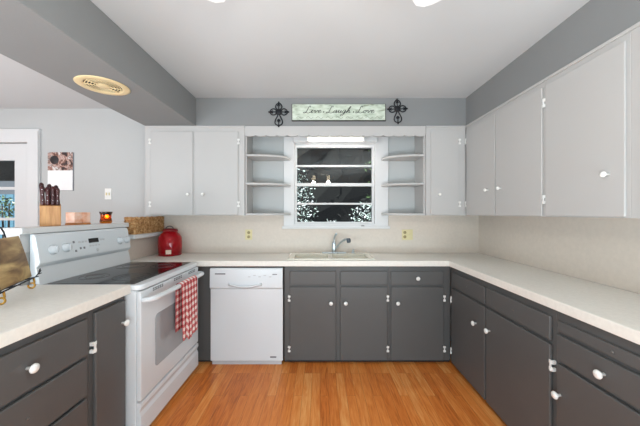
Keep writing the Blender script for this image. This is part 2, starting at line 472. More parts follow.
def knob(run, u, z, parent, r=0.017, w=0.018):
    MB().lathe([(0.007, -0.001), (0.0065, 0.012), (r * 0.8, 0.019), (r, 0.025), (r * 0.9, 0.031), (r * 0.5, 0.035), (0, 0.036)], rp(run, u, z, w), AX[run], 18).build('knob', 'knob', parent)


def hinge(run, u, z, parent, w, m="hinge", h=0.026):
    b = MB()
    rb(b, run, u - 0.003, u + 0.003, z - h, z + h, w - 0.0005, w + 0.006)
    for s0, s1 in ((-h, -h * 0.35), (h * 0.35, h)):
        rb(b, run, u - 0.003, u + 0.011, z + s0, z + s1, w - 0.0005, w + 0.002)
        rb(b, run, u - 0.011, u, z + s0, z + s1, 0.0015, w + 0.002)
    b.build('hinge', m, parent)


def cabinet(name, label, run, u0, u1, z0, z1, depth, doors=(), drawers=(), m='grey', cat='cabinet', group=None, hollow=False, toe=True, topt=False):
    c = rp(run, (u0 + u1) / 2, z0, 0)
    t = thing(name, label, cat, c, group)
    zb = z0 + (0.028 if toe else 0)
    g = 0.0006
    if hollow:
        y0, y1 = RUN[run], RUN[run] + depth
        MB().grid([u0 + g, u0 + 0.02, u1 - 0.02, u1 - g], [y0, y0 + 0.02, y1 - 0.02, y1], lambda i, j: not (i == 1 and j == 1), 'xy', zb, z1).build('carcass', m, t, bevel=0.0015)
    else:
        b = MB(); rb(b, run, u0 + g, u1 - g, zb, z1, -depth, 0); b.build('carcass', m, t, bevel=0.0015)
    if toe:
        b = MB(); rb(b, run, u0 + g, u1 - g, z0 + 0.0005, zb, -depth + 0.03, -0.03); b.build('toe_kick', 'dark', t)  # dark colour paints the shadow line at the floor
    dt = 0.011 if m == 'white' else 0.018
    for (a, b_, c0, c1, kn, hs, hz) in doors:
        b = MB(); rb(b, run, a, b_, c0, c1, 0.0006, dt); d = b.build('door', m, t, bevel=0.0035 if m == 'white' else 0.005, seg=3)
        if kn:
            knob(run, kn[0], kn[1], d, r=0.015 if m == 'white' else 0.018, w=dt)
        for z in hz:
            hinge(run, hs, z, d, dt)
    for (a, b_, c0, c1, kn, screw) in drawers:
        b = MB(); rb(b, run, a, b_, c0, c1, 0.0006, 0.018); d = b.build('drawer', m, t, bevel=0.005, seg=3)
        if kn:
            knob(run, kn[0], kn[1], d, r=0.018)
        if screw:
            MB().lathe([(0.006, 0), (0.005, 0.003), (0, 0.004)], rp(run, screw[0], screw[1], 0.018), AX[run], 10).build('screw', 'hinge_grey', d)
    if topt:
        b = MB(); rb(b, run, u0 + g, u1 - g, z1 - 0.016, z1, 0.0004, 0.009); b.build('top_trim', m, t, bevel=0.002)
    return t


HB = (0.135, 0.575)       # hinge heights on base doors
# back run
cabinet('base_cabinet', 'plain charcoal corner base cabinet between stove and dishwasher', 'back', -1.635, -0.956, 0, CB, 0.43)
cabinet('sink_cabinet', 'charcoal sink base cabinet with two doors and two false drawers', 'back', -0.312, 0.602, 0, CB, 0.43, hollow=True,
        doors=[(-0.263, 0.139, 0.035, 0.674, (0.095, 0.538), -0.268, HB), (0.176, 0.585, 0.035, 0.674, (0.222, 0.538), 0.590, HB)],
        drawers=[(-0.263, 0.139, 0.692, 0.812, None, None), (0.176, 0.585, 0.692, 0.812, None, None)])
cabinet('base_cabinet', 'charcoal base cabinet right of the sink doors with one door and drawer', 'back', 0.602, 1.143, 0, CB, 0.43,
        doors=[(0.618, 1.076, 0.035, 0.674, (0.672, 0.538), 1.082, HB)],
        drawers=[(0.618, 1.076, 0.692, 0.812, (0.845, 0.752), None)])
# right run
cabinet('base_cabinet', 'charcoal base cabinet in right run nearest the inside corner', 'right', 1.944, 2.488, 0, CB, XR - XF - 0.002,
        doors=[(1.952, 2.440, 0.035, 0.674, (2.052, 0.522), 2.446, HB)],
        drawers=[(1.952, 2.440, 0.692, 0.812, None, (2.18, 0.752))])
cabinet('base_cabinet', 'middle charcoal base cabinet of the right run with knobless drawer', 'right', 1.374, 1.944, 0, CB, XR - XF - 0.002,
        doors=[(1.396, 1.934, 0.035, 0.674, (1.888, 0.535), 1.388, HB)],
        drawers=[(1.396, 1.934, 0.692, 0.812, None, (1.66, 0.752))])
t = cabinet('base_cabinet', 'charcoal base cabinet in right run with pull-out board and knobbed drawer', 'right', 0.56, 1.374, 0, CB, XR - XF - 0.002,
            doors=[(0.94, 1.356, 0.035, 0.605, (1.335, 0.463), 1.362, ()), (0.58, 0.925, 0.035, 0.605, (0.62, 0.463), 0.57, ())],
            drawers=[(0.94, 1.356, 0.620, 0.742, (1.128, 0.678), None), (0.58, 0.925, 0.620, 0.742, (0.75, 0.678), None)])
b = MB(); rb(b, 'right', 0.94, 1.356, 0.757, 0.808, 0.0006, 0.014); pb = b.build('pull_out_board', 'grey', t, bevel=0.005)
MB().lathe([(0.006, 0), (0.005, 0.003), (0, 0.004)], rp('right', 1.10, 0.78, 0.014), AX['right'], 10).build('screw', 'hinge_grey', pb)
# left run (near)
cabinet('narrow_cabinet', 'narrow charcoal base cabinet beside the near side of the stove', 'left', 1.356, 1.606, 0, CB + 0.006, 0.53,
        doors=[(1.378, 1.590, 0.035, 0.835, (1.560, 0.715), 1.370, (0.23, 0.672))])
cabinet('drawer_cabinet', 'charcoal drawer stack base cabinet in the left foreground', 'left', 0.70, 1.356, 0, CB + 0.006, 0.53,
        drawers=[(0.74, 1.328, 0.655, 0.825, (1.055, 0.742), None), (0.74, 1.328, 0.468, 0.640, None, (1.055, 0.555)),
                 (0.74, 1.328, 0.280, 0.453, (1.055, 0.366), None), (0.74, 1.328, 0.06, 0.265, (1.055, 0.16), None)])

# wall cabinets
HU = (1.40, 1.985)
cabinet('wall_cabinet', 'white two-door wall cabinet above the red jar', 'uback', -1.640, -0.706, ZU, ZT, YB - YU, m='white', toe=False, topt=True,
        doors=[(-1.582, -1.188, ZU + 0.006, 2.082, (-1.228, 1.492), -1.588, HU), (-1.166, -0.766, ZU + 0.006, 2.082, (-1.088, 1.492), -0.760, HU)])
cabinet('wall_cabinet', 'narrow white one-door wall cabinet in the right back corner', 'uback', 0.992, 1.366, ZU, ZT, YB - YU, m='white', toe=False, topt=True,
        doors=[(1.036, 1.298, ZU + 0.006, 2.090, (1.108, 1.492), 1.304, HU)])
cabinet('wall_cabinet', 'white two-door wall cabinet on right wall next to the corner', 'uright', 1.732, 2.664, ZU, ZT, XR - XU - 0.001, m='white', toe=False, topt=True,
        doors=[(2.215, 2.645, ZU + 0.006, 2.087, (2.300, 1.504), 2.652, HU), (1.744, 2.203, ZU + 0.006, 2.087, (2.135, 1.504), 1.738, ())])
cabinet('wall_cabinet', 'white wall cabinet on right wall with one large wide door', 'uright', 1.252, 1.732, ZU, ZT, XR - XU - 0.001, m='white', toe=False, topt=True,
        doors=[(1.268, 1.716, ZU + 0.006, 2.087, (1.340, 1.500), 1.726, HU)])
cabinet('wall_cabinet', 'white wall cabinet at the right edge, showing only its stile', 'uright', 0.55, 1.252, ZU, ZT, XR - XU - 0.001, m='white', toe=False, topt=True,
        doors=[(0.60, 1.19, ZU + 0.006, 2.087, (1.12, 1.500), 0.594, HU)])

# open shelves either side of the window


def open_shelf(label, side):
    xw = -0.7055 if side < 0 else 0.9915           # face of the neighbouring cabinet
    sgn = 1 if side < 0 else -1
    xe = -0.300 if side < 0 else 0.628             # tip in front of the window casing
    t = thing('open_shelf', label, 'shelf', ((xw + xe) / 2, 2.8, ZU), 'open shelves beside the window')
    MB().box(xw, xw + sgn * 0.014, YU + 0.020, YB - 0.002, ZU, 2.13).build('side_panel', 'white', t, bevel=0.002)
    x0 = xw + sgn * 0.0145
    for z0, z1 in ((ZU, ZU + 0.02), (1.584, 1.604), (1.852, 1.872)):
        poly = [(x0, YB - 0.001), (x0, YU + 0.006)]
        for k in range(1, 13):
            a = k / 12 * PI / 2
            f = 1 - (1 - math.sin(a)) if True else 0
            x = x0 + (xe - x0) * math.sin(a) ** 0.9; y = (YU + 0.006) + (2.885 - YU - 0.006) * (1 - math.cos(a)) ** 1.15
            poly.append((x, y))
        poly += [(xe, YB - 0.0235), (xw + sgn * 0.333 if side < 0 else 0.7005, YB - 0.0235), (xw + sgn * 0.333 if side < 0 else 0.7005, YB - 0.001)]
        MB().prism(poly, 'z', z0, z1).build('shelf_board', 'white', t, bevel=0.003)
    return t


open_shelf('white quarter-round open shelves left of the window', -1)
open_shelf('white quarter-round open shelves right of the window', 1)

# scalloped valance over the window
x0, x1 = -0.7045, 0.9905  # ends against the neighbouring cabinets
poly = [(x0, ZT - 0.001), (x0, 2.047)]
n = 17; w = (x1 - x0) / n
for i in range(n):
    for k in range(1, 9):
        a = k / 8
        poly.append((x0 + (i + a) * w, 2.045 - 0.009 * abs(math.sin(a * PI)) ** 0.7 + (0.004 if k == 8 else 0)))
poly.append((x1, ZT - 0.001))
tag(MB().prism(poly, 'y', YU - 0.001, YU + 0.018).build('valance', 'white', bevel=0.0015), 'white scalloped wooden valance across the top of the window', 'valance')

# fluorescent light under the valance
t = thing('fluorescent_light', 'white fluorescent strip light mounted over the window', 'light', (0.155, 2.88, 2.04))
MB().box(-0.27, 0.58, 2.862, YB - 0.0235, 2.035, 2.10).build('housing', 'trim', t, bevel=0.006)
MB().lathe([(0.015, 0), (0.0165, 0.01), (0.0165, 0.54), (0.015, 0.55)], (-0.12, 2.838, 2.056), (1, 0, 0), 14).build('tube', 'tube', t)
for x in (-0.142, 0.43):
    MB().box(x, x + 0.02, 2.822, 2.862, 2.032, 2.085).build('socket', 'trim', t, bevel=0.004)
l = bpy.data.lights.new('fluorescent_glow', 'AREA'); l.shape = 'RECTANGLE'; l.size = 0.52; l.size_y = 0.03; l.energy = 2.5; l.color = (1, 0.96, 0.88)
o = bpy.data.objects.new('fluorescent_glow', l); COL.objects.link(o); o.location = (0.155, 2.838, 2.036)

# ------------------------------------------------------------------ counters
XE, YE, XLE = 1.113, 2.452, -1.070
SX0, SX1, SY0, SY1 = -0.27, 0.47, 2.512, 2.865
xs = [XP + 0.007, -1.6, SX0, SX1, XE, XR - 0.007]; ys = [0.55, YE, SY0, SY1, YB - 0.007]


def keep_ct(i, j):
    if i == 2 and j == 2:
        return False
    if j == 0:
        return i == 4
    return True


tag(MB().grid(xs, ys, keep_ct, 'xy', CB, CT).build('countertop', 'laminate', bevel=0.004), 'cream laminate countertop holding the sink and turning along the right wall', 'countertop')
tag(MB().box(-1.78, XLE, 0.62, 1.610, CB + 0.006, CT + 0.008).build('countertop', 'laminate', bevel=0.004), 'cream laminate countertop in left foreground beneath the brown book', 'countertop')

# sink
sk = thing('kitchen_sink', 'cream double bowl sink set in counter below the window', 'sink', (0.1, 2.69, CT))
rx = [-0.287, -0.235, 0.075, 0.115, 0.435, 0.487]; ry = [2.497, 2.535, 2.800, 2.895]
MB().grid(rx, ry, lambda i, j: not (j == 1 and i in (1, 3)), 'xy', CT + 0.0003, CT + 0.010).build('rim', 'sink', sk, bevel=0.004)
for a, b_ in ((-0.235, 0.075), (0.115, 0.435)):
    b = MB(); y0, y1 = 2.535, 2.800
    b.grid([a - 0.004, a, b_, b_ + 0.004], [y0 - 0.004, y0, y1, y1 + 0.004], lambda i, j: not (i == 1 and j == 1), 'xy', 0.74, CT + 0.0002)
    b.box(a - 0.004, b_ + 0.004, y0 - 0.004, y1 + 0.004, 0.735, 0.7398)
    bo = b.build('bowl', 'sink', sk)
    MB().lathe([(0.04, 0), (0.04, 0.003), (0.02, 0.001), (0, 0.001)], ((a + b_) / 2, 2.67, 0.74), (0, 0, 1)).build('drain', 'chrome', bo)

# faucet
fz = CT + 0.0103
t = thing('faucet', 'chrome single lever faucet on the back of the sink', 'faucet', (0.14, 2.852, fz))
MB().prism([(0.02 + 0.012 * math.cos(a) * 0 + x, y) for x, y in [(0, 2.840), (0.01, 2.830), (0.235, 2.830), (0.245, 2.840), (0.245, 2.866), (0.235, 2.876), (0.01, 2.876), (0, 2.866)] for a in (0,)], 'z', fz, fz + 0.012).build('base_plate', 'chrome', t, bevel=0.004)
MB().lathe([(0.024, 0), (0.022, 0.03), (0.020, 0.085), (0.018, 0.10), (0.01, 0.108), (0, 0.11)], (0.140, 2.853, fz + 0.012)).build('body', 'chrome', t)
sp = MB().tube(catmull([(0.142, 2.853, fz + 0.03), (0.175, 2.82, fz + 0.075), (0.215, 2.78, fz + 0.125), (0.250, 2.75, fz + 0.148), (0.272, 2.735, fz + 0.146)]), 0.0115, 10).build('spout', 'chrome', t)
MB().lathe([(0.014, 0), (0.020, 0.008), (0.021, 0.03), (0.017, 0.042), (0.01, 0.045)], (0.272, 2.735, fz + 0.160), (0.15, -0.05, -1)).build('nozzle', 'darkplastic', sp)
MB().tube(catmull([(0.140, 2.853, fz + 0.118), (0.143, 2.850, fz + 0.145), (0.150, 2.838, fz + 0.175), (0.165, 2.825, fz + 0.200)]), [0.009] * 6 + [0.010] * 6 + [0.011] * 6 + [0.008], 8).build('lever', 'chrome', t)
MB().lathe([(0.019, 0), (0.019, 0.006), (0.011, 0.010), (0.011, 0.024), (0.015, 0.028), (0.012, 0.036), (0, 0.037)], (0.333, 2.853, fz)).build('soap_dispenser', 'chrome')
tag(bpy.data.objects['soap_dispenser'], 'small chrome button fitting on sink rim right of the faucet', 'sink fitting')

# ------------------------------------------------------------------ dishwasher
t = thing('dishwasher', 'white dishwasher under the counter left of the sink', 'dishwasher', (-0.634, 2.70, 0))
MB().box(-0.948, -0.320, 2.490, 2.92, 0.03, CB - 0.012).build('tub', 'dark', t)
MB().box(-0.950, -0.322, 2.463, 2.4895, 0.036, 0.662).build('door', 'appl', t, bevel=0.006)
pz = [(2.455, 0.664), (2.447, 0.675), (2.447, 0.70), (2.452, 0.83), (2.462, 0.842), (2.4895, 0.842), (2.4895, 0.664)]
cp = MB().prism(pz, 'x', -0.950, -0.322).build('control_panel', 'appl', t, bevel=0.003)
hp = [(-0.79 + 0.29 * k / 12, 2.4475 - 0.016 * math.sin(PI * k / 12), 0.708 - 0.022 * math.sin(PI * k / 12)) for k in range(13)]
MB().tube(hp, 0.009, 8).build('handle', 'appl', t)
MB().tube([(p[0], 2.449, p[2] - 0.013) for p in hp], 0.005, 6).build('handle_shadow_groove', 'appl_grey', cp)  # grey tube paints the groove's shadow under the handle
MB().box(-0.905, -0.815, 2.4475, 2.4525, 0.788, 0.799).build('brand_strip', 'print', cp)
for i in range(5):
    MB().box(-0.62 + i * 0.045, -0.60 + i * 0.045, 2.447, 2.4505, 0.765 + 0.012 * (i % 2), 0.772 + 0.012 * (i % 2)).build('button', 'appl_grey', cp)
MB().box(-0.41, -0.37, 2.4475, 2.4525, 0.785, 0.792).build('button', 'print', cp)
MB().box(-0.432, -0.378, 2.4615, 2.4630, 0.065, 0.077).build('badge', 'print', t)
MB().box(-0.938, -0.335, 2.476, 2.4895, 0.001, 0.033).build('kick_plate', 'appl_grey', t)

# ------------------------------------------------------------------ stove
Y0, Y1 = 1.616, 2.394
XS = -1.048
t = thing('stove', 'white freestanding electric stove with black glass cooktop', 'stove', (-1.34, 2.0, 0))
MB().box(-1.645, XS, Y0, Y1, 0.03, 0.874).build('body', 'appl', t, bevel=0.004)
for x in (-1.60, -1.10):
    for y in (Y0 + 0.05, Y1 - 0.05):
        MB().lathe([(0.018, 0), (0.018, 0.0295)], (x, y, 0.0003), (0, 0, 1), 10).build('foot', 'slot', t)
# cooktop slab with rounded front corners
poly = [(-1.60, Y0)]
for k in range(7):
    a = -PI / 2 + k / 6 * PI / 2
    poly.append((-1.062 + 0.045 * math.cos(a), Y0 + 0.045 + 0.045 * math.sin(a)))
for k in range(7):
    a = k / 6 * PI / 2
    poly.append((-1.062 + 0.045 * math.cos(a), Y1 - 0.045 + 0.045 * math.sin(a)))
poly.append((-1.60, Y1))
ck = MB().prism(poly, 'z', 0.8745, 0.906).build('cooktop', 'appl', t, bevel=0.008, seg=3)
gl = MB().box(-1.575, -1.075, Y0 + 0.028, Y1 - 0.028, 0.9065, 0.9095).build('cooktop_glass', 'black_glass', t, bevel=0.001)
for (x, y, r) in ((-1.21, 1.83, 0.105), (-1.21, 2.19, 0.085), (-1.45, 1.83, 0.08), (-1.45, 2.19, 0.10)):
    b = MB()
    for rr in (r, r * 0.62):
        b.tube([(x + rr * math.cos(2 * PI * k / 40), y + rr * math.sin(2 * PI * k / 40), 0.9095) for k in range(40)], 0.0012, 4, closed=True)
    b.build('burner_ring', 'ring', gl)
# backguard
prof = [(-1.650, 0.9065), (-1.590, 0.9065), (-1.602, 0.96), (-1.612, 1.005), (-1.598, 1.018), (-1.590, 1.030), (-1.618, 1.185), (-1.626, 1.196), (-1.650, 1.198)]
bgd = MB().prism(prof, 'y', Y0, Y1).build('backguard', 'appl', t, bevel=0.004)
nx, nz = 0.984, 0.178


def bgp(z):
    return -1.590 + (1.030 - z) * 0.1806


for y, z in ((1.705, 1.098), (1.795, 1.100), (2.275, 1.098), (2.350, 1.098)):
    k = MB().lathe([(0.029, 0), (0.029, 0.004), (0.024, 0.008), (0.022, 0.022), (0.018, 0.026), (0, 0.027)], (bgp(z), y, z), (nx, 0, nz), 20).build('control_knob', 'appl', bgd)
    q = Vector((nx, 0, nz))
    p = Vector((bgp(z), y, z)) + q * 0.024
    MB().box(p.x - 0.004, p.x + 0.007, p.y - 0.004, p.y + 0.004, p.z - 0.022, p.z + 0.020).build('grip', 'appl', k, bevel=0.002)


def bgbox(y0, y1, z0, z1, d, name, m):
    MB().prism([(bgp(z0) - 0.002, z0), (bgp(z0) + d, z0), (bgp(z1) + d, z1), (bgp(z1) - 0.002, z1)], 'y', y0, y1).build(name, m, bgd)


bgbox(1.975, 2.062, 1.110, 1.140, 0.002, 'display', 'display')
for y, z in ((1.855, 1.128), (1.862, 1.070), (1.93, 1.083), (1.90, 1.083)):
    bgbox(y - 0.006, y + 0.006, z - 0.007, z + 0.007, 0.003, 'button', 'print')
for y in (1.90, 1.925, 1.95, 2.085, 2.11):
    bgbox(y - 0.008, y + 0.008, 1.118, 1.130, 0.002, 'button', 'appl_grey')
for y in (1.985, 2.01, 2.035, 2.06):
    bgbox(y - 0.008, y + 0.008, 1.085, 1.094, 0.002, 'button', 'appl_grey')
MB().lathe([(0.012, 0), (0.011, 0.002), (0, 0.0022)], (bgp(1.055), 2.04, 1.055), (nx, 0, nz), 14).build('badge', 'appl_grey', bgd)
# oven door
od = MB().box(XS + 0.0005, -1.022, Y0 + 0.006, Y1 - 0.006, 0.240, 0.868).build('oven_door', 'appl', t, bevel=0.006)
wy0, wy1, wz0, wz1, r = 1.762, 2.245, 0.362, 0.688, 0.03
poly = []
for cy, cz, a0 in ((wy1 - r, wz1 - r, 0), (wy0 + r, wz1 - r, PI / 2), (wy0 + r, wz0 + r, PI), (wy1 - r, wz0 + r, 3 * PI / 2)):
    for k in range(6):
        a = a0 + k / 5 * PI / 2
        poly.append((cy + r * math.cos(a), cz + r * math.sin(a)))
MB().prism(poly, 'x', -1.0235, -1.0195).build('oven_window', 'oven_glass', od)
for g0 in (1.74, 1.99, 2.21):
    b = MB()
    for i in range(5):
        for z in (0.845, 0.856):
            b.box(-1.024, -1.0212, g0 + i * 0.024, g0 + i * 0.024 + 0.017, z - 0.0032, z + 0.0032)
    b.build('vent_slots', 'slot', od)
hy0, hy1 = 1.640, 2.372
hp = [(-1.024, hy0, 0.815), (-0.995, hy0 + 0.002, 0.817), (-0.975, hy0 + 0.02, 0.818)] + [(-0.968 + 0.004 * math.sin(PI * k / 8), hy0 + 0.05 + (hy1 - hy0 - 0.10) * k / 8, 0.818) for k in range(9)] + [(-0.975, hy1 - 0.02, 0.818), (-0.995, hy1 - 0.002, 0.817), (-1.024, hy1, 0.815)]
MB().tube(catmull(hp, 3), 0.0165, 10).build('oven_handle', 'appl', od)
dp = [(XS + 0.0005, 0.036), (-1.026, 0.036), (-1.020, 0.05), (-1.022, 0.150), (-1.030, 0.175), (-1.026, 0.19), (-1.020, 0.205), (-1.022, 0.228), (XS + 0.0005, 0.232)]
MB().prism(dp, 'y', Y0 + 0.006, Y1 - 0.006).build('storage_drawer', 'appl', t, bevel=0.003)

# towel over the oven handle


def towel():
    b = bmesh.new(); uvl = b.loops.layers.uv.new('UVMap')
    xh, zh, rh = -0.9655, 0.818, 0.0190
    prof = []; L = 0
    for k in range(13):
        prof.append((xh - rh, 0.50 + (zh - 0.50) * k / 12))
    for k in range(1, 8):
        a = PI - k / 7 * PI
        prof.append((xh + rh * math.cos(a), zh + rh * math.sin(a)))
    for k in range(1, 21):
        prof.append((xh + rh, zh - (zh - 0.44) * k / 20))
    ny = 36; y0, y1 = 1.945, 2.185
    G = []; U = []
    ln = 0
    for i, (x, z) in enumerate(prof):
        if i:
            ln += math.hypot(x - prof[i - 1][0], z - prof[i - 1][1])
        row = []; ur = []
        front = i > 16
        for j in range(ny + 1):
            s = j / ny
            drop = max(0, (zh - z) / 0.38)
            rip = 0.007 * math.sin(s * 15 + 0.6) * drop + 0.006 * math.sin(s * 31) * drop
            yy = y0 + (y1 - y0) * s
            if front:
                yy += 0.02 * drop * (0.5 - s) * 0.8
                xx = x + abs(rip) * 0.9 + 0.006 * drop * (1 if s > 0.28 else 0.15)
                zz = z - (0.03 * drop * (1 - s) if s > 0.28 else -0.0)
            else:
                xx = x - abs(rip) * 0.25; zz = z
            row.append(b.verts.new((xx, yy, zz))); ur.append((yy / 0.046, ln / 0.046))
        G.append(row); U.append(ur)
    for i in range(len(prof) - 1):
        for j in range(ny):
            f = b.faces.new([G[i][j], G[i][j + 1], G[i + 1][j + 1], G[i + 1][j]]); f.smooth = True
            for lp, (a, c) in zip(f.loops, ((i, j), (i, j + 1), (i + 1, j + 1), (i + 1, j))):
                lp[uvl].uv = U[a][c]
    mb = MB(); mb.b.free(); mb.b = b
    o = mb.build('dish_towel', 'gingham')
    sd = o.modifiers.new('solid', 'SOLIDIFY'); sd.thickness = 0.003; sd.offset = 1
    return tag(o, 'red and white gingham dish towel draped over the oven handle', 'towel')


towel()

# ------------------------------------------------------------------ items on the ledges
ZL = 1.2353
# knife block and knives
kx, ky = -1.715, 1.81
va = Vector((-kx, -ky, 0)).normalized(); vp = Vector((-va.y, va.x, 0))      # towards the room / along the block face


def kp(u, v, z):
    return Vector((kx, ky, ZL)) + vp * u + va * v + Vector((0, 0, z))


kb = thing('knife_block', 'light maple knife block on the ledge behind the stove', 'knife block', (kx, ky, ZL))
mb = MB().prism([(0.040, 0), (-0.040, 0), (-0.048, 0.146), (0.036, 0.128)], 'y', -0.049, 0.049)
for v in mb.b.verts:
    v.co = kp(v.co.y, v.co.x, v.co.z)
mb.build('block', 'block', kb, bevel=0.003)
for i, (u, v, h, tilt, lab) in enumerate([
        (-0.034, 0.020, 0.122, -0.004, 'dark-handled knife at front row left of the block'), (-0.012, 0.020, 0.116, -0.002, 'dark-handled knife second from left in block front row'),
        (0.011, 0.020, 0.120, 0.0, 'dark-handled knife third from left in block front row'), (0.034, 0.020, 0.112, -0.002, 'dark-handled knife at front row right of the block'),
        (-0.036, -0.022, 0.134, -0.006, 'dark-handled knife standing tallest at back left of the block'), (-0.002, -0.022, 0.128, -0.004, 'dark-handled knife in the middle of block back row'),
        (0.028, -0.022, 0.122, -0.002, 'dark-handled knife at back right of the block')]):
    zt = 0.128 + (0.036 - v) * 0.2143
    p0 = kp(u, v, zt)
    k = thing('kitchen_knife', lab, 'knife', p0, 'knives in the maple block')
    c = catmull([kp(u, v, zt + 0.0006), kp(u + tilt * 0.3, v, zt + h * 0.35), kp(u + tilt * 0.7, v - 0.002, zt + h * 0.72), kp(u + tilt, v - 0.006, zt + h)], 4)
    MB().tube(c, [0.0095, 0.0102, 0.0106, 0.0104, 0.0098, 0.0094, 0.0096, 0.0104, 0.0114, 0.0120, 0.0116, 0.0100, 0.005], 8).build('handle', 'handle', k)
    for f in (3, 6, 9):
        p = c[f] + va * 0.0098
        MB().lathe([(0.0034, 0), (0.0030, 0.0015), (0, 0.002)], p, va, 8).build('rivet', 'steel', k)

# two square peach glass candle holders
for y, lab in ((1.990, 'square peach glass candle holder next to the knife block'), (2.059, 'square peach glass candle holder next to the amber votive')):
    c = thing('candle_holder', lab, 'candle holder', (-1.72, y, ZL), 'peach glass candle holders')
    MB().box(-1.755, -1.685, y - 0.0335, y + 0.0335, ZL, ZL + 0.012).build('base', 'salt_base', c, bevel=0.002)
    MB().grid([-1.753, -1.741, -1.699, -1.687], [y - 0.032, y - 0.023, y + 0.023, y + 0.032], lambda i, j: not (i == 1 and j == 1), 'xy', ZL + 0.0125, ZL + 0.088).build('glass_cube', 'salt', c, bevel=0.003)
    MB().lathe([(0.019, 0), (0.019, 0.035), (0, 0.036)], (-1.72, y, ZL + 0.0125)).build('tealight', 'wax', c)

# amber votive, lit
y = 2.285
c = thing('votive_candle', 'lit candle in a dark amber glass votive on the ledge', 'candle', (-1.72, y, ZL))
MB().lathe([(0.034, 0), (0.040, 0.006), (0.042, 0.016), (0.036, 0.045), (0.037, 0.07), (0.044, 0.092), (0.041, 0.092), (0.034, 0.070), (0.033, 0.045), (0.037, 0.018), (0, 0.014)], (-1.72, y, ZL), capped=False).build('glass_cup', 'amber', c)
MB().lathe([(0.0365, 0.069), (0.0383, 0.0695), (0.0455, 0.092), (0.0445, 0.0935), (0.041, 0.0930), (0.041, 0.0925)], (-1.72, y, ZL), capped=False).build('rim_band', 'amber_dark', c)
MB().lathe([(0.030, 0), (0.031, 0.024), (0.0, 0.026)], (-1.72, y, ZL + 0.0165)).build('wax', 'wax', c)
MB().lathe([(0.003, 0), (0.012, 0.008), (0.013, 0.014), (0.008, 0.026), (0, 0.038)], (-1.712, y, ZL + 0.040), seg=12).build('flame', 'flame', c)
pl = bpy.data.lights.new('candle_glow', 'POINT'); pl.energy = 0.12; pl.color = (1, 0.55, 0.18); pl.shadow_soft_size = 0.008
o = bpy.data.objects.new('candle_glow', pl); COL.objects.link(o); o.location = (-1.712, y, ZL + 0.085)

# wicker basket on the low cap
bx0, bx1, by0, by1, bz = -1.700, -1.588, 2.45, 2.918, 1.1303
t = thing('wicker_basket', 'rectangular tan wicker basket on low wall cap beside red jar', 'basket', ((bx0 + bx1) / 2, (by0 + by1) / 2, bz))
MB().box(bx0 + 0.012, bx1 - 0.012, by0 + 0.012, by1 - 0.012, bz + 0.001, bz + 0.012).build('bottom', 'wicker', t)


def perim(x0, x1, y0, y1, step=0.012):
    pts = []
    for (ax, ay, bx, by, nx_, ny_) in ((x0, y0, x1, y0, 0, -1), (x1, y0, x1, y1, 1, 0), (x1, y1, x0, y1, 0, 1), (x0, y1, x0, y0, -1, 0)):
        L = math.hypot(bx - ax, by - ay); m = int(L / step)
        for k in range(m):
            pts.append((ax + (bx - ax) * k / m, ay + (by - ay) * k / m, nx_, ny_))
    return pts


pp = perim(bx0 + 0.012, bx1 - 0.012, by0 + 0.012, by1 - 0.012, 0.020)
b = MB()
for row in range(9):
    z = bz + 0.009 + row * 0.0150
    b.tube([(x + nx_ * 0.0035 * (1 if (i + row) % 2 else -1), y + ny_ * 0.0035 * (1 if (i + row) % 2 else -1), z) for i, (x, y, nx_, ny_) in enumerate(pp)], 0.0080, 6, closed=True)
b.build('woven_sides', 'wicker', t)
b = MB(); b.tube([(x, y, bz + 0.143 + 0.003 * math.sin(i * 1.6)) for i, (x, y, _, _) in enumerate(pp)], 0.0095, 7, closed=True); b.build('rim', 'wicker', t)

# red glass jar
jx, jy, jz = -1.470, 2.79, CT + 0.0003
t = thing('glass_jar', 'ruby red glass jar with bail handle on the corner counter', 'jar', (jx, jy, jz))
MB().lathe([(0.0, 0.0), (0.098, 0.0), (0.104, 0.008), (0.106, 0.06), (0.107, 0.12), (0.104, 0.175), (0.088, 0.205), (0.066, 0.222), (0.062, 0.232), (0.058, 0.232), (0.060, 0.220), (0.082, 0.200), (0.096, 0.172), (0.100, 0.12), (0.098, 0.06), (0.092, 0.016), (0.0, 0.012)], (jx, jy, jz), seg=28, capped=False).build('body', 'redglass', t)
ld = MB().lathe([(0.0, 0.226), (0.056, 0.226), (0.068, 0.234), (0.070, 0.246), (0.060, 0.256), (0.030, 0.262), (0.0, 0.263)], (jx, jy, jz), seg=28, capped=False).build('lid', 'jar_dark', t)
MB().tube([(jx + 0.036 * math.cos(a), jy - 0.01, jz + 0.258 + 0.026 * math.sin(a)) for a in [PI * k / 12 for k in range(13)]], 0.0055, 8).build('handle', 'grey_wire', ld)
pts = []
lb = bmesh.new()
mb = MB()
for k in range(7):
    a = -PI / 2 - 0.22 + 0.44 * k / 6 + 0.35
    pts.append((math.cos(a), math.sin(a)))
prev = None
for (c_, s_) in pts:
    v = [mb.b.verts.new((jx + c_ * r, jy + s_ * r, jz + z)) for r, z in ((0.1035, 0.022), (0.1075, 0.022), (0.1085, 0.062), (0.1045, 0.062))]
    if prev:
        for i in range(4):
            mb.b.faces.new([prev[i], prev[(i + 1) % 4], v[(i + 1) % 4], v[i]])
    else:
        mb.b.faces.new(v)
    prev = v
mb.b.faces.new(prev[::-1]); lb.free()
mb.build('label_plate', 'label', t)

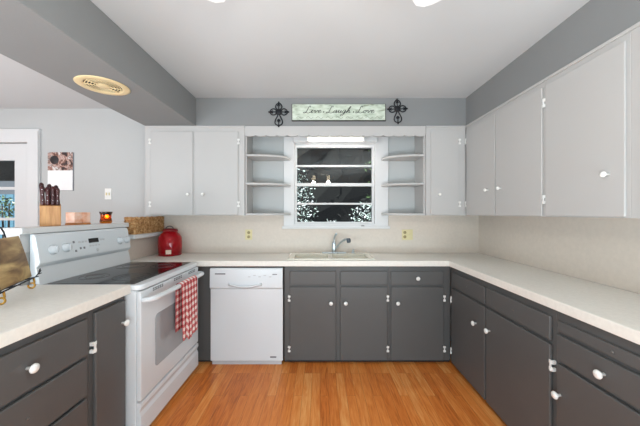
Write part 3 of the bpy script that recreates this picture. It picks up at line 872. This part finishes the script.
# ------------------------------------------------------------------ wall items
t = thing('wall_calendar', 'wall calendar with brown photo above blank white page', 'calendar', (-2.69, YB - 0.004, 1.55))
MB().box(-2.800, -2.538, YB - 0.004, YB - 0.0005, 1.548, 1.942).build('backing', 'print', t)
pp_ = MB().box(-2.804, -2.548, YB - 0.007, YB - 0.0042, 1.757, 1.944).build('picture_page', 'photo', t)
MB().lathe([(0.045, 0), (0.044, 0.0008), (0, 0.001)], (-2.735, YB - 0.0071, 1.865), (0, -1, 0), 18).build('dark_hat', 'photo_dark', pp_)
MB().box(-2.804, -2.548, YB - 0.0075, YB - 0.0042, 1.552, 1.7565).build('date_page', 'paper', t)
t = thing('light_switch', 'white double switch plate on grey dining wall', 'light switch', (-2.184, YB, 1.51))
MB().box(-2.218, -2.150, YB - 0.006, YB - 0.0005, 1.458, 1.572).build('plate', 'plate', t, bevel=0.002)
for x in (-2.199, -2.169):
    MB().box(x - 0.006, x + 0.006, YB - 0.013, YB - 0.0062, 1.500, 1.528).build('toggle', 'ivory', t, bevel=0.002)
YS = YB - 0.006
t = thing('wall_outlet', 'single ivory outlet plate on backsplash left of the sink', 'outlet', (-0.733, YS, 1.09), 'ivory backsplash outlets')
MB().box(-0.770, -0.697, YS - 0.006, YS - 0.0005, 1.042, 1.148).build('plate', 'ivory', t, bevel=0.002)
for z in (1.073, 1.117):
    MB().lathe([(0.016, 0), (0.015, 0.002), (0, 0.0022)], (-0.733, YS - 0.0062, z), (0, -1, 0), 14).build('socket', 'ivory_dark', t)
t = thing('wall_outlet', 'double ivory outlet plate on backsplash right of the sink', 'outlet', (0.90, YS, 1.09), 'ivory backsplash outlets')
MB().box(0.842, 0.955, YS - 0.006, YS - 0.0005, 1.040, 1.148).build('plate', 'ivory', t, bevel=0.002)
for z in (1.073, 1.117):
    MB().lathe([(0.016, 0), (0.015, 0.002), (0, 0.0022)], (0.872, YS - 0.0062, z), (0, -1, 0), 14).build('socket', 'ivory_dark', t)
MB().box(0.919, 0.931, YS - 0.014, YS - 0.0062, 1.08, 1.11).build('toggle', 'ivory', t, bevel=0.002)

# sign with script lettering
YSG = YU
t = thing('wall_sign', 'long pale green wooden sign with black script between the crosses', 'sign', (0.176, YSG, 2.177))
MB().box(-0.264, 0.614, YSG - 0.016, YSG - 0.0006, 2.176, 2.334).build('board', 'sign_edge', t, bevel=0.002)
fc = MB().box(-0.258, 0.607, YSG - 0.0185, YSG - 0.0162, 2.184, 2.330).build('painted_face', 'sign', t)
G = {  # cursive strokes: x, y in units of the x-height, drawn upright then sheared
    'L': [[(0.75, 2.0), (0.68, 2.45), (0.42, 2.5), (0.30, 1.9), (0.30, 1.2), (0.25, 0.6), (0.08, 0.05), (-0.3, -0.08), (-0.38, 0.2), (0.0, 0.3), (0.5, 0.05), (1.0, -0.1), (1.45, 0.3)]],
    'i': [[(0.0, 0.2), (0.3, 0.95), (0.25, 0.3), (0.4, 0.0), (0.75, 0.35)], [(0.42, 1.4), (0.47, 1.45)]],
    'v': [[(0.0, 0.6), (0.25, 0.95), (0.4, 0.5), (0.5, 0.02), (0.8, 0.4), (0.95, 0.95), (1.25, 0.8)]],
    'e': [[(0.0, 0.35), (0.5, 0.6), (0.6, 0.9), (0.35, 1.0), (0.1, 0.6), (0.15, 0.15), (0.5, 0.0), (1.0, 0.4)]],
    'a': [[(0.8, 0.85), (0.45, 1.0), (0.1, 0.6), (0.15, 0.1), (0.5, 0.15), (0.8, 0.85), (0.75, 0.25), (0.9, 0.0), (1.2, 0.35)]],
    'u': [[(0.0, 0.4), (0.25, 0.95), (0.2, 0.3), (0.35, 0.0), (0.65, 0.3), (0.85, 0.95), (0.8, 0.25), (0.95, 0.0), (1.25, 0.35)]],
    'g': [[(0.8, 0.85), (0.45, 1.0), (0.1, 0.6), (0.15, 0.1), (0.5, 0.15), (0.8, 0.9), (0.65, -0.4), (0.3, -1.1), (-0.1, -0.9), (0.2, -0.45), (0.8, 0.0), (1.15, 0.35)]],
    'h': [[(0.0, 0.3), (0.5, 1.5), (0.65, 2.3), (0.4, 2.2), (0.25, 1.2), (0.15, 0.0), (0.35, 0.7), (0.65, 1.0), (0.75, 0.5), (0.85, 0.0), (1.2, 0.35)]],
}
ADV = {'L': 1.45, 'i': 0.7, 'v': 1.2, 'e': 0.95, 'a': 1.15, 'u': 1.2, 'g': 1.1, 'h': 1.15}
YT = YSG - 0.0192


def script(word, x, z, s):
    b = MB()
    for ch in word:
        for st in G[ch]:
            pts = [(x + (px + 0.34 * py) * s * 1.36, YT, z + py * s) for px, py in st]
            c = catmull(pts, 5)
            rr = [0.0015 + 0.0016 * abs((c[min(i + 1, len(c) - 1)] - c[max(i - 1, 0)]).normalized().z) for i in range(len(c))]
            b.tube(c, rr, 5)
        x += ADV[ch] * s * 1.36
    b.build('script_word', 'ink', fc)
    return x


script('Live', -0.140, 2.250, 0.0255)
script('Laugh', 0.070, 2.250, 0.0255)
G['o'] = [[(0.5, 0.95), (0.15, 0.75), (0.1, 0.25), (0.4, 0.0), (0.75, 0.3), (0.75, 0.8), (0.45, 0.98), (0.7, 0.8), (1.1, 0.8)]]; ADV['o'] = 0.95
script('Love', 0.345, 2.250, 0.0255)
for x in (0.035, 0.312):
    MB().sphere((x, YT, 2.258), 0.006, (1, 0.4, 1), 8).build('bullet', 'ink', fc)
b = MB()
for i in range(9):
    x = -0.22 + i * 0.092
    b.tube(catmull([(x, YT, 2.203), (x + 0.018, YT, 2.216), (x + 0.034, YT, 2.203), (x + 0.05, YT, 2.198), (x + 0.066, YT, 2.212), (x + 0.058, YT, 2.206)], 4), 0.0018, 5)
b.build('faded_scrollwork', 'ink_pale', fc)


def cross(label, cx, cz, tilt):
    t = thing('iron_cross', label, 'wall cross', (cx, YU, cz), 'black iron crosses beside the sign')
    yy = YU - 0.009

    def R(px, pz):
        a = tilt; return (cx + px * math.cos(a) - pz * math.sin(a), yy, cz + px * math.sin(a) + pz * math.cos(a))
    for ang in (0, PI / 2, PI):
        b = MB()
        c, s = math.cos(ang), math.sin(ang)
        L = [(0.022, 0), (0.030, 0.022), (0.052, 0.029), (0.074, 0.018), (0.080, 0), (0.074, -0.018), (0.052, -0.029), (0.030, -0.022)]
        b.tube(catmull([R(u * c - v * s, u * s + v * c) for u, v in L], 4, True), 0.0052, 6, closed=True)
        for (u0, v0, u1, v1) in ((0.02, 0, 0.092, 0), (0.055, 0.012, 0.075, 0), (0.055, -0.012, 0.075, 0)):
            b.tube([R(u0 * c - v0 * s, u0 * s + v0 * c), R(u1 * c - v1 * s, u1 * s + v1 * c)], 0.0046, 6)
        b.sphere(R(0.090 * c, 0.090 * s), 0.008, (1, 0.6, 1), 8)
        b.build('arm_loop', 'iron', t)
    b = MB()
    L = [(0, -0.02), (0.018, -0.05), (0.034, -0.085), (0.030, -0.112), (0.0, -0.128), (-0.030, -0.112), (-0.034, -0.085), (-0.018, -0.05)]
    b.tube(catmull([R(u, v) for u, v in L], 4, True), 0.0052, 6, closed=True)
    b.tube([R(0, -0.13), R(0, -0.075)], 0.005, 6); b.tube(catmull([R(-0.014, -0.088), R(-0.008, -0.074), R(0, -0.068), R(0.008, -0.074), R(0.014, -0.088)], 4), 0.0045, 6)
    b.sphere(R(0, -0.136), 0.008, (1, 0.6, 1), 8); b.sphere(R(0, -0.085), 0.010, (1, 0.5, 1), 8)
    b.build('teardrop_foot', 'iron', t)
    b = MB(); b.sphere(R(0, 0), 0.026, (1, 0.34, 1), 12)
    for k in range(4):
        a = PI / 4 + k * PI / 2
        b.sphere(R(0.022 * math.cos(a), 0.022 * math.sin(a)), 0.011, (1, 0.5, 1), 8)
    b.build('rosette', 'iron', t)


cross('black iron filigree cross left of the green sign', -0.386, 2.262, 0.0)
cross('black iron filigree cross right of the green sign', 0.724, 2.290, 0.04)

# round vent in the underside of the beam
vx, vy = -1.388, 1.822
t = thing('ceiling_vent', 'round almond exhaust vent in the underside of the beam', 'vent', (vx, vy, ZT))
MB().lathe([(0.100, -0.0006), (0.142, -0.0006), (0.146, -0.003), (0.138, -0.007), (0.112, -0.0075), (0.102, -0.006), (0.100, -0.0006)], (vx, vy, ZT), seg=44, capped=False).build('rim', 'vent', t)
MB().lathe([(0.0995, -0.0003), (0.0995, -0.0008), (0, -0.0008)], (vx, vy, ZT), seg=36).build('duct_shade_disc', 'dark', t)  # flat dark disc paints the shade inside the duct
for r in (0.047, 0.063, 0.079, 0.093):
    MB().lathe([(r - 0.003, -0.0045), (r + 0.003, -0.0045), (r + 0.003, -0.0065), (r - 0.003, -0.0065), (r - 0.003, -0.0045)], (vx, vy, ZT), seg=40, capped=False).build('louver_ring', 'vent', t)
MB().lathe([(0.036, -0.0022), (0.038, -0.006), (0.030, -0.009), (0, -0.0095)], (vx, vy, ZT), seg=24).build('center_cap', 'vent', t)
b = MB()
for a in (0.9, 0.9 + PI):
    for k in (-0.45, 0.45):
        b.tube([(vx + 0.034 * math.cos(a + k), vy + 0.034 * math.sin(a + k), ZT - 0.0055), (vx + 0.101 * math.cos(a + k * 0.8), vy + 0.101 * math.sin(a + k * 0.8), ZT - 0.0055)], 0.0035, 6)
b.build('spoke', 'vent', t)

# ceiling fan, mostly above the frame: two blade tips show
fx, fy = 0.02, 0.503
t = thing('ceiling_fan', 'white ceiling fan whose blade tips show at the picture top', 'ceiling fan', (fx, fy, ZC))
MB().lathe([(0.065, -0.0006), (0.065, -0.02), (0.04, -0.05), (0.013, -0.055)], (fx, fy, ZC)).build('canopy', 'trim', t)
MB().lathe([(0.012, -0.055), (0.012, -0.14)], (fx, fy, ZC), seg=12).build('downrod', 'trim', t)
MB().lathe([(0.02, -0.14), (0.085, -0.155), (0.10, -0.20), (0.10, -0.25), (0.06, -0.30), (0.055, -0.345), (0, -0.35)], (fx, fy, ZC), seg=28).build('motor', 'trim', t)
for k, a in enumerate([math.radians(d) for d in (55.5, 127.5, 199.5, 271.5, 343.5)]):
    c, s = math.cos(a), math.sin(a)
    poly = []
    for (u, v) in [(0.17, -0.045), (0.40, -0.058), (0.66, -0.066), (0.73, -0.060), (0.755, -0.035), (0.760, 0), (0.755, 0.035), (0.73, 0.060), (0.66, 0.066), (0.40, 0.058), (0.17, 0.045)]:
        poly.append((fx + u * c - v * s, fy + u * s + v * c))
    bl = MB().prism(poly, 'z', 2.146, 2.153).build('blade', 'fanblade', t, bevel=0.002)
    MB().tube([(fx + 0.09 * c, fy + 0.09 * s, 2.16), (fx + 0.15 * c, fy + 0.15 * s, 2.158), (fx + 0.22 * c, fy + 0.22 * s, 2.158)], 0.010, 6).build('blade_iron', 'trim', bl)
for sx in (-1, 1):
    gx = fx + sx * 0.14
    arm = MB().tube([(fx, fy, 2.06), (fx + sx * 0.08, fy, 2.06), (gx, fy, 2.035)], 0.010, 8).build('lamp_arm', 'trim', t)
    MB().lathe([(0.018, 0.0), (0.028, -0.02), (0.036, -0.05), (0.032, -0.075), (0.018, -0.086), (0, -0.087)], (gx, fy, 2.035), seg=20).build('lamp_globe', 'globe', arm)
    pl = bpy.data.lights.new('fan_lamp_light', 'POINT'); pl.energy = 11; pl.color = (1, 0.95, 0.88) if sx > 0 else (1, 0.88, 0.74); pl.shadow_soft_size = 0.036
    o = bpy.data.objects.new('fan_lamp_light', pl); COL.objects.link(o); o.location = (gx, fy, 1.905)

# ------------------------------------------------------------------ book on its easel (left foreground)
ZN = CT + 0.008
d = Vector((0.455, -0.890, 0)).normalized()          # along the book towards the near end
nrm = Vector((0.890, 0.455, 0)).normalized()         # the way the cover faces
B0 = Vector((-1.555, 1.530, 0.974))                  # lower far corner of the book
lean = math.radians(13); upv = (Vector((0, 0, 1)) * math.cos(lean) - nrm * math.sin(lean)); out = (nrm * math.cos(lean) + Vector((0, 0, 1)) * math.sin(lean))
MR = Matrix((d, out, upv)).transposed().to_4x4(); MR.translation = B0


def bk(u, w, v):
    return MR @ Vector((u, w, v))


bkt = thing('cookbook', 'weathered brown and gold book leaning on the wire easel', 'book', B0)
mb = MB().box(0, 0.40, 0.0, 0.004, 0.002, 0.228)
# cover bows gently
bmesh.ops.subdivide_edges(mb.b, edges=[e for e in mb.b.edges if abs((e.verts[0].co - e.verts[1].co).z) > 0.1], cuts=8, use_grid_fill=True)
for v in mb.b.verts:
    v.co.y += 0.003 * math.sin(v.co.z / 0.24 * PI * 1.1)
    v.co = MR @ v.co
mb.build('cover', 'book', bkt)
mb = MB().box(0.004, 0.396, -0.014, -0.0005, 0.003, 0.221)
for v in mb.b.verts:
    v.co = MR @ v.co
mb.build('pages', 'book_edge', bkt)
mb = MB().box(0, 0.40, -0.019, -0.0145, 0.002, 0.228)
for v in mb.b.verts:
    v.co = MR @ v.co
mb.build('back_cover', 'book', bkt)
es = thing('wire_easel', 'black wire book easel with brass scroll feet on left counter', 'easel', (-1.5, 1.4, ZN))
b = MB()
b.tube([bk(-0.02, 0.016, -0.006), bk(0.42, 0.016, -0.006)], 0.004, 6)
b.tube([bk(-0.02, -0.026, -0.006), bk(0.42, -0.026, -0.006)], 0.004, 6)
for u in (0.0, 0.2, 0.4):
    b.tube([bk(u, -0.026, -0.006), bk(u, 0.030, -0.006)], 0.0035, 6)
b.build('ledge_rails', 'iron', es)
for u in (-0.012, 0.40):
    b = MB()
    for ph in (0, 1):
        b.tube(catmull([bk(u, 0.016, -0.004), bk(u - 0.012, 0.030, 0.012), bk(u - 0.004, 0.040, 0.030 - 0.01 * ph), bk(u + 0.012, 0.040, 0.022), bk(u + 0.010, 0.034, 0.008), bk(u - 0.03 * ph, 0.030, 0.004)], 5), 0.0028, 6)
    b.build('front_scroll', 'iron', es)
for u in (0.02, 0.32):
    p = bk(u, 0.016, -0.006); q = Vector((p.x, p.y, ZN))
    b = MB()
    f0 = Vector((q.x, q.y, 0)) - nrm * 0.008
    R_ = 0.0135
    b.tube([p, Vector((p.x, p.y, ZN + 0.034)) + nrm * 0.004] + [Vector((f0.x, f0.y, ZN + R_ + 0.005)) + (nrm * math.cos(a) + Vector((0, 0, 1)) * math.sin(a)) * R_ for a in [PI * 0.62 - k * 0.42 for k in range(14)]], 0.0048, 6)
    b.build('scroll_foot', 'brass', es)
b = MB()
for u in (0.055, 0.30):
    b.tube(catmull([bk(u, -0.026, -0.006), bk(u, -0.026, 0.12), bk(u, -0.026, 0.26)], 4), 0.0035, 6)
b.tube(catmull([bk(0.055, -0.026, 0.26), bk(0.09, -0.02, 0.285), bk(0.13, -0.02, 0.265), bk(0.16, -0.02, 0.255), bk(0.20, -0.024, 0.275), bk(0.24, -0.02, 0.255), bk(0.27, -0.02, 0.272), bk(0.30, -0.026, 0.26)], 5), 0.0035, 6)
b.build('back_frame', 'iron', es)
pt = bk(0.2, -0.026, 0.20); pf = bk(0.2, -0.026, -0.006)
b = MB(); b.tube([pt, (pf.x - nrm.x * 0.13, pf.y - nrm.y * 0.13, ZN + 0.004)], 0.0035, 6); b.tube([bk(0.10, -0.026, 0.20), bk(0.30, -0.026, 0.20)], 0.003, 6)
b.build('back_strut', 'iron', es)

# ------------------------------------------------------------------ outdoors
struct(MB().box(-12, 10, YB + 0.125, 16, -0.25, -0.12).build('ground_outside', 'ground'))


def leaves(n, cx, cy, cz, rx, ry, rz, size, hollow=0.3):
    mb = MB()
    for _ in range(n):
        while True:
            p = Vector((random.uniform(-1, 1), random.uniform(-1, 1), random.uniform(-1, 1)))
            if hollow < p.length < 1:
                break
        c = Vector((cx + p.x * rx, cy + p.y * ry, cz + p.z * rz))
        a = Vector((random.gauss(0, 1), random.gauss(0, 1), random.gauss(0, 1))).normalized(); bq = a.orthogonal().normalized()
        s = size * random.uniform(0.6, 1.3)
        v = [mb.b.verts.new(c + a * s), mb.b.verts.new(c + bq * s * 0.42), mb.b.verts.new(c - a * s), mb.b.verts.new(c - bq * s * 0.42)]
        mb.b.faces.new(v)
    return mb


def shrub(name, label, n, cx, cy, cz, rx, ry, rz, size, m, group=None):
    t = thing(name, label, 'shrub', (cx, cy, -0.12), group)
    leaves(n, cx, cy, cz, rx, ry, rz, size).build('foliage', m, t)
    b = MB()
    for k in range(4):
        a = k * PI / 2 + 0.4
        b.tube([(cx, cy, -0.12), (cx + 0.1 * math.cos(a), cy + 0.1 * math.sin(a), cz * 0.5), (cx + rx * 0.5 * math.cos(a), cy + ry * 0.5 * math.sin(a), cz + rz * 0.3)], [0.025, 0.02, 0.008], 6)
    b.build('stem', 'bark', t)


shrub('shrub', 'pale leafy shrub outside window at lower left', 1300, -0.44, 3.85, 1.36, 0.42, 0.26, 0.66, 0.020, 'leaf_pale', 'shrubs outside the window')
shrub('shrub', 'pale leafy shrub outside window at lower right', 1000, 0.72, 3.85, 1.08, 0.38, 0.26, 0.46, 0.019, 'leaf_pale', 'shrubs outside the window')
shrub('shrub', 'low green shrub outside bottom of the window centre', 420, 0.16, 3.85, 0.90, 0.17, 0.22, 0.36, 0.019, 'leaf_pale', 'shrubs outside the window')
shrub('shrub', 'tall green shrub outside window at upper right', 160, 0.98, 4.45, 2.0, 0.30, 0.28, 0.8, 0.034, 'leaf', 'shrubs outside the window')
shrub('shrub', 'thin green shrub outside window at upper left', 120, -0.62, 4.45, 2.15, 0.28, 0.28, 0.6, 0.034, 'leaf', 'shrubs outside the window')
t = thing('dark_hedge_backdrop', 'added near-black backdrop hedge outside behind the window shrubs', 'hedge', (0.2, 5.6, -0.12))  # backdrop added to keep the middle of the window dark
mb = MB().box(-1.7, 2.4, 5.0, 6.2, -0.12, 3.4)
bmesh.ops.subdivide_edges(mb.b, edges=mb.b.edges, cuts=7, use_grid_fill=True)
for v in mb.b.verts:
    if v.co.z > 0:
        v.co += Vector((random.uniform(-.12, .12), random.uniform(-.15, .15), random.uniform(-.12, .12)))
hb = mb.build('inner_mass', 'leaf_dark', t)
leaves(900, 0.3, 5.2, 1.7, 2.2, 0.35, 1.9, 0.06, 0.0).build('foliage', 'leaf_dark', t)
# seen through the door glass
t = thing('board_fence', 'blue painted board fence outside the glass door', 'fence', (-6.0, 5.2, -0.12))
for i in range(18):
    x = -7.4 + i * 0.15
    MB().box(x, x + 0.14, 5.20, 5.22, -0.12, 1.66).build('board', 'fence', t)
b = MB(); b.box(-7.4, -4.7, 5.221, 5.26, 0.3, 0.4); b.box(-7.4, -4.7, 5.221, 5.26, 1.2, 1.3); b.build('rail', 'fence', t)
shrub('shrub', 'small green shrub before the blue fence outside the door', 220, -5.45, 4.85, 1.42, 0.26, 0.15, 0.22, 0.03, 'leaf', None)
tag(MB().box(-6.2, -2.2, YB + 0.14, 4.3, 2.16, 2.26).box(-6.2, -2.2, 4.2, 4.3, 1.80, 2.16).build('porch_roof', 'porch'), 'dark porch roof seen through the upper door glass', 'porch roof')
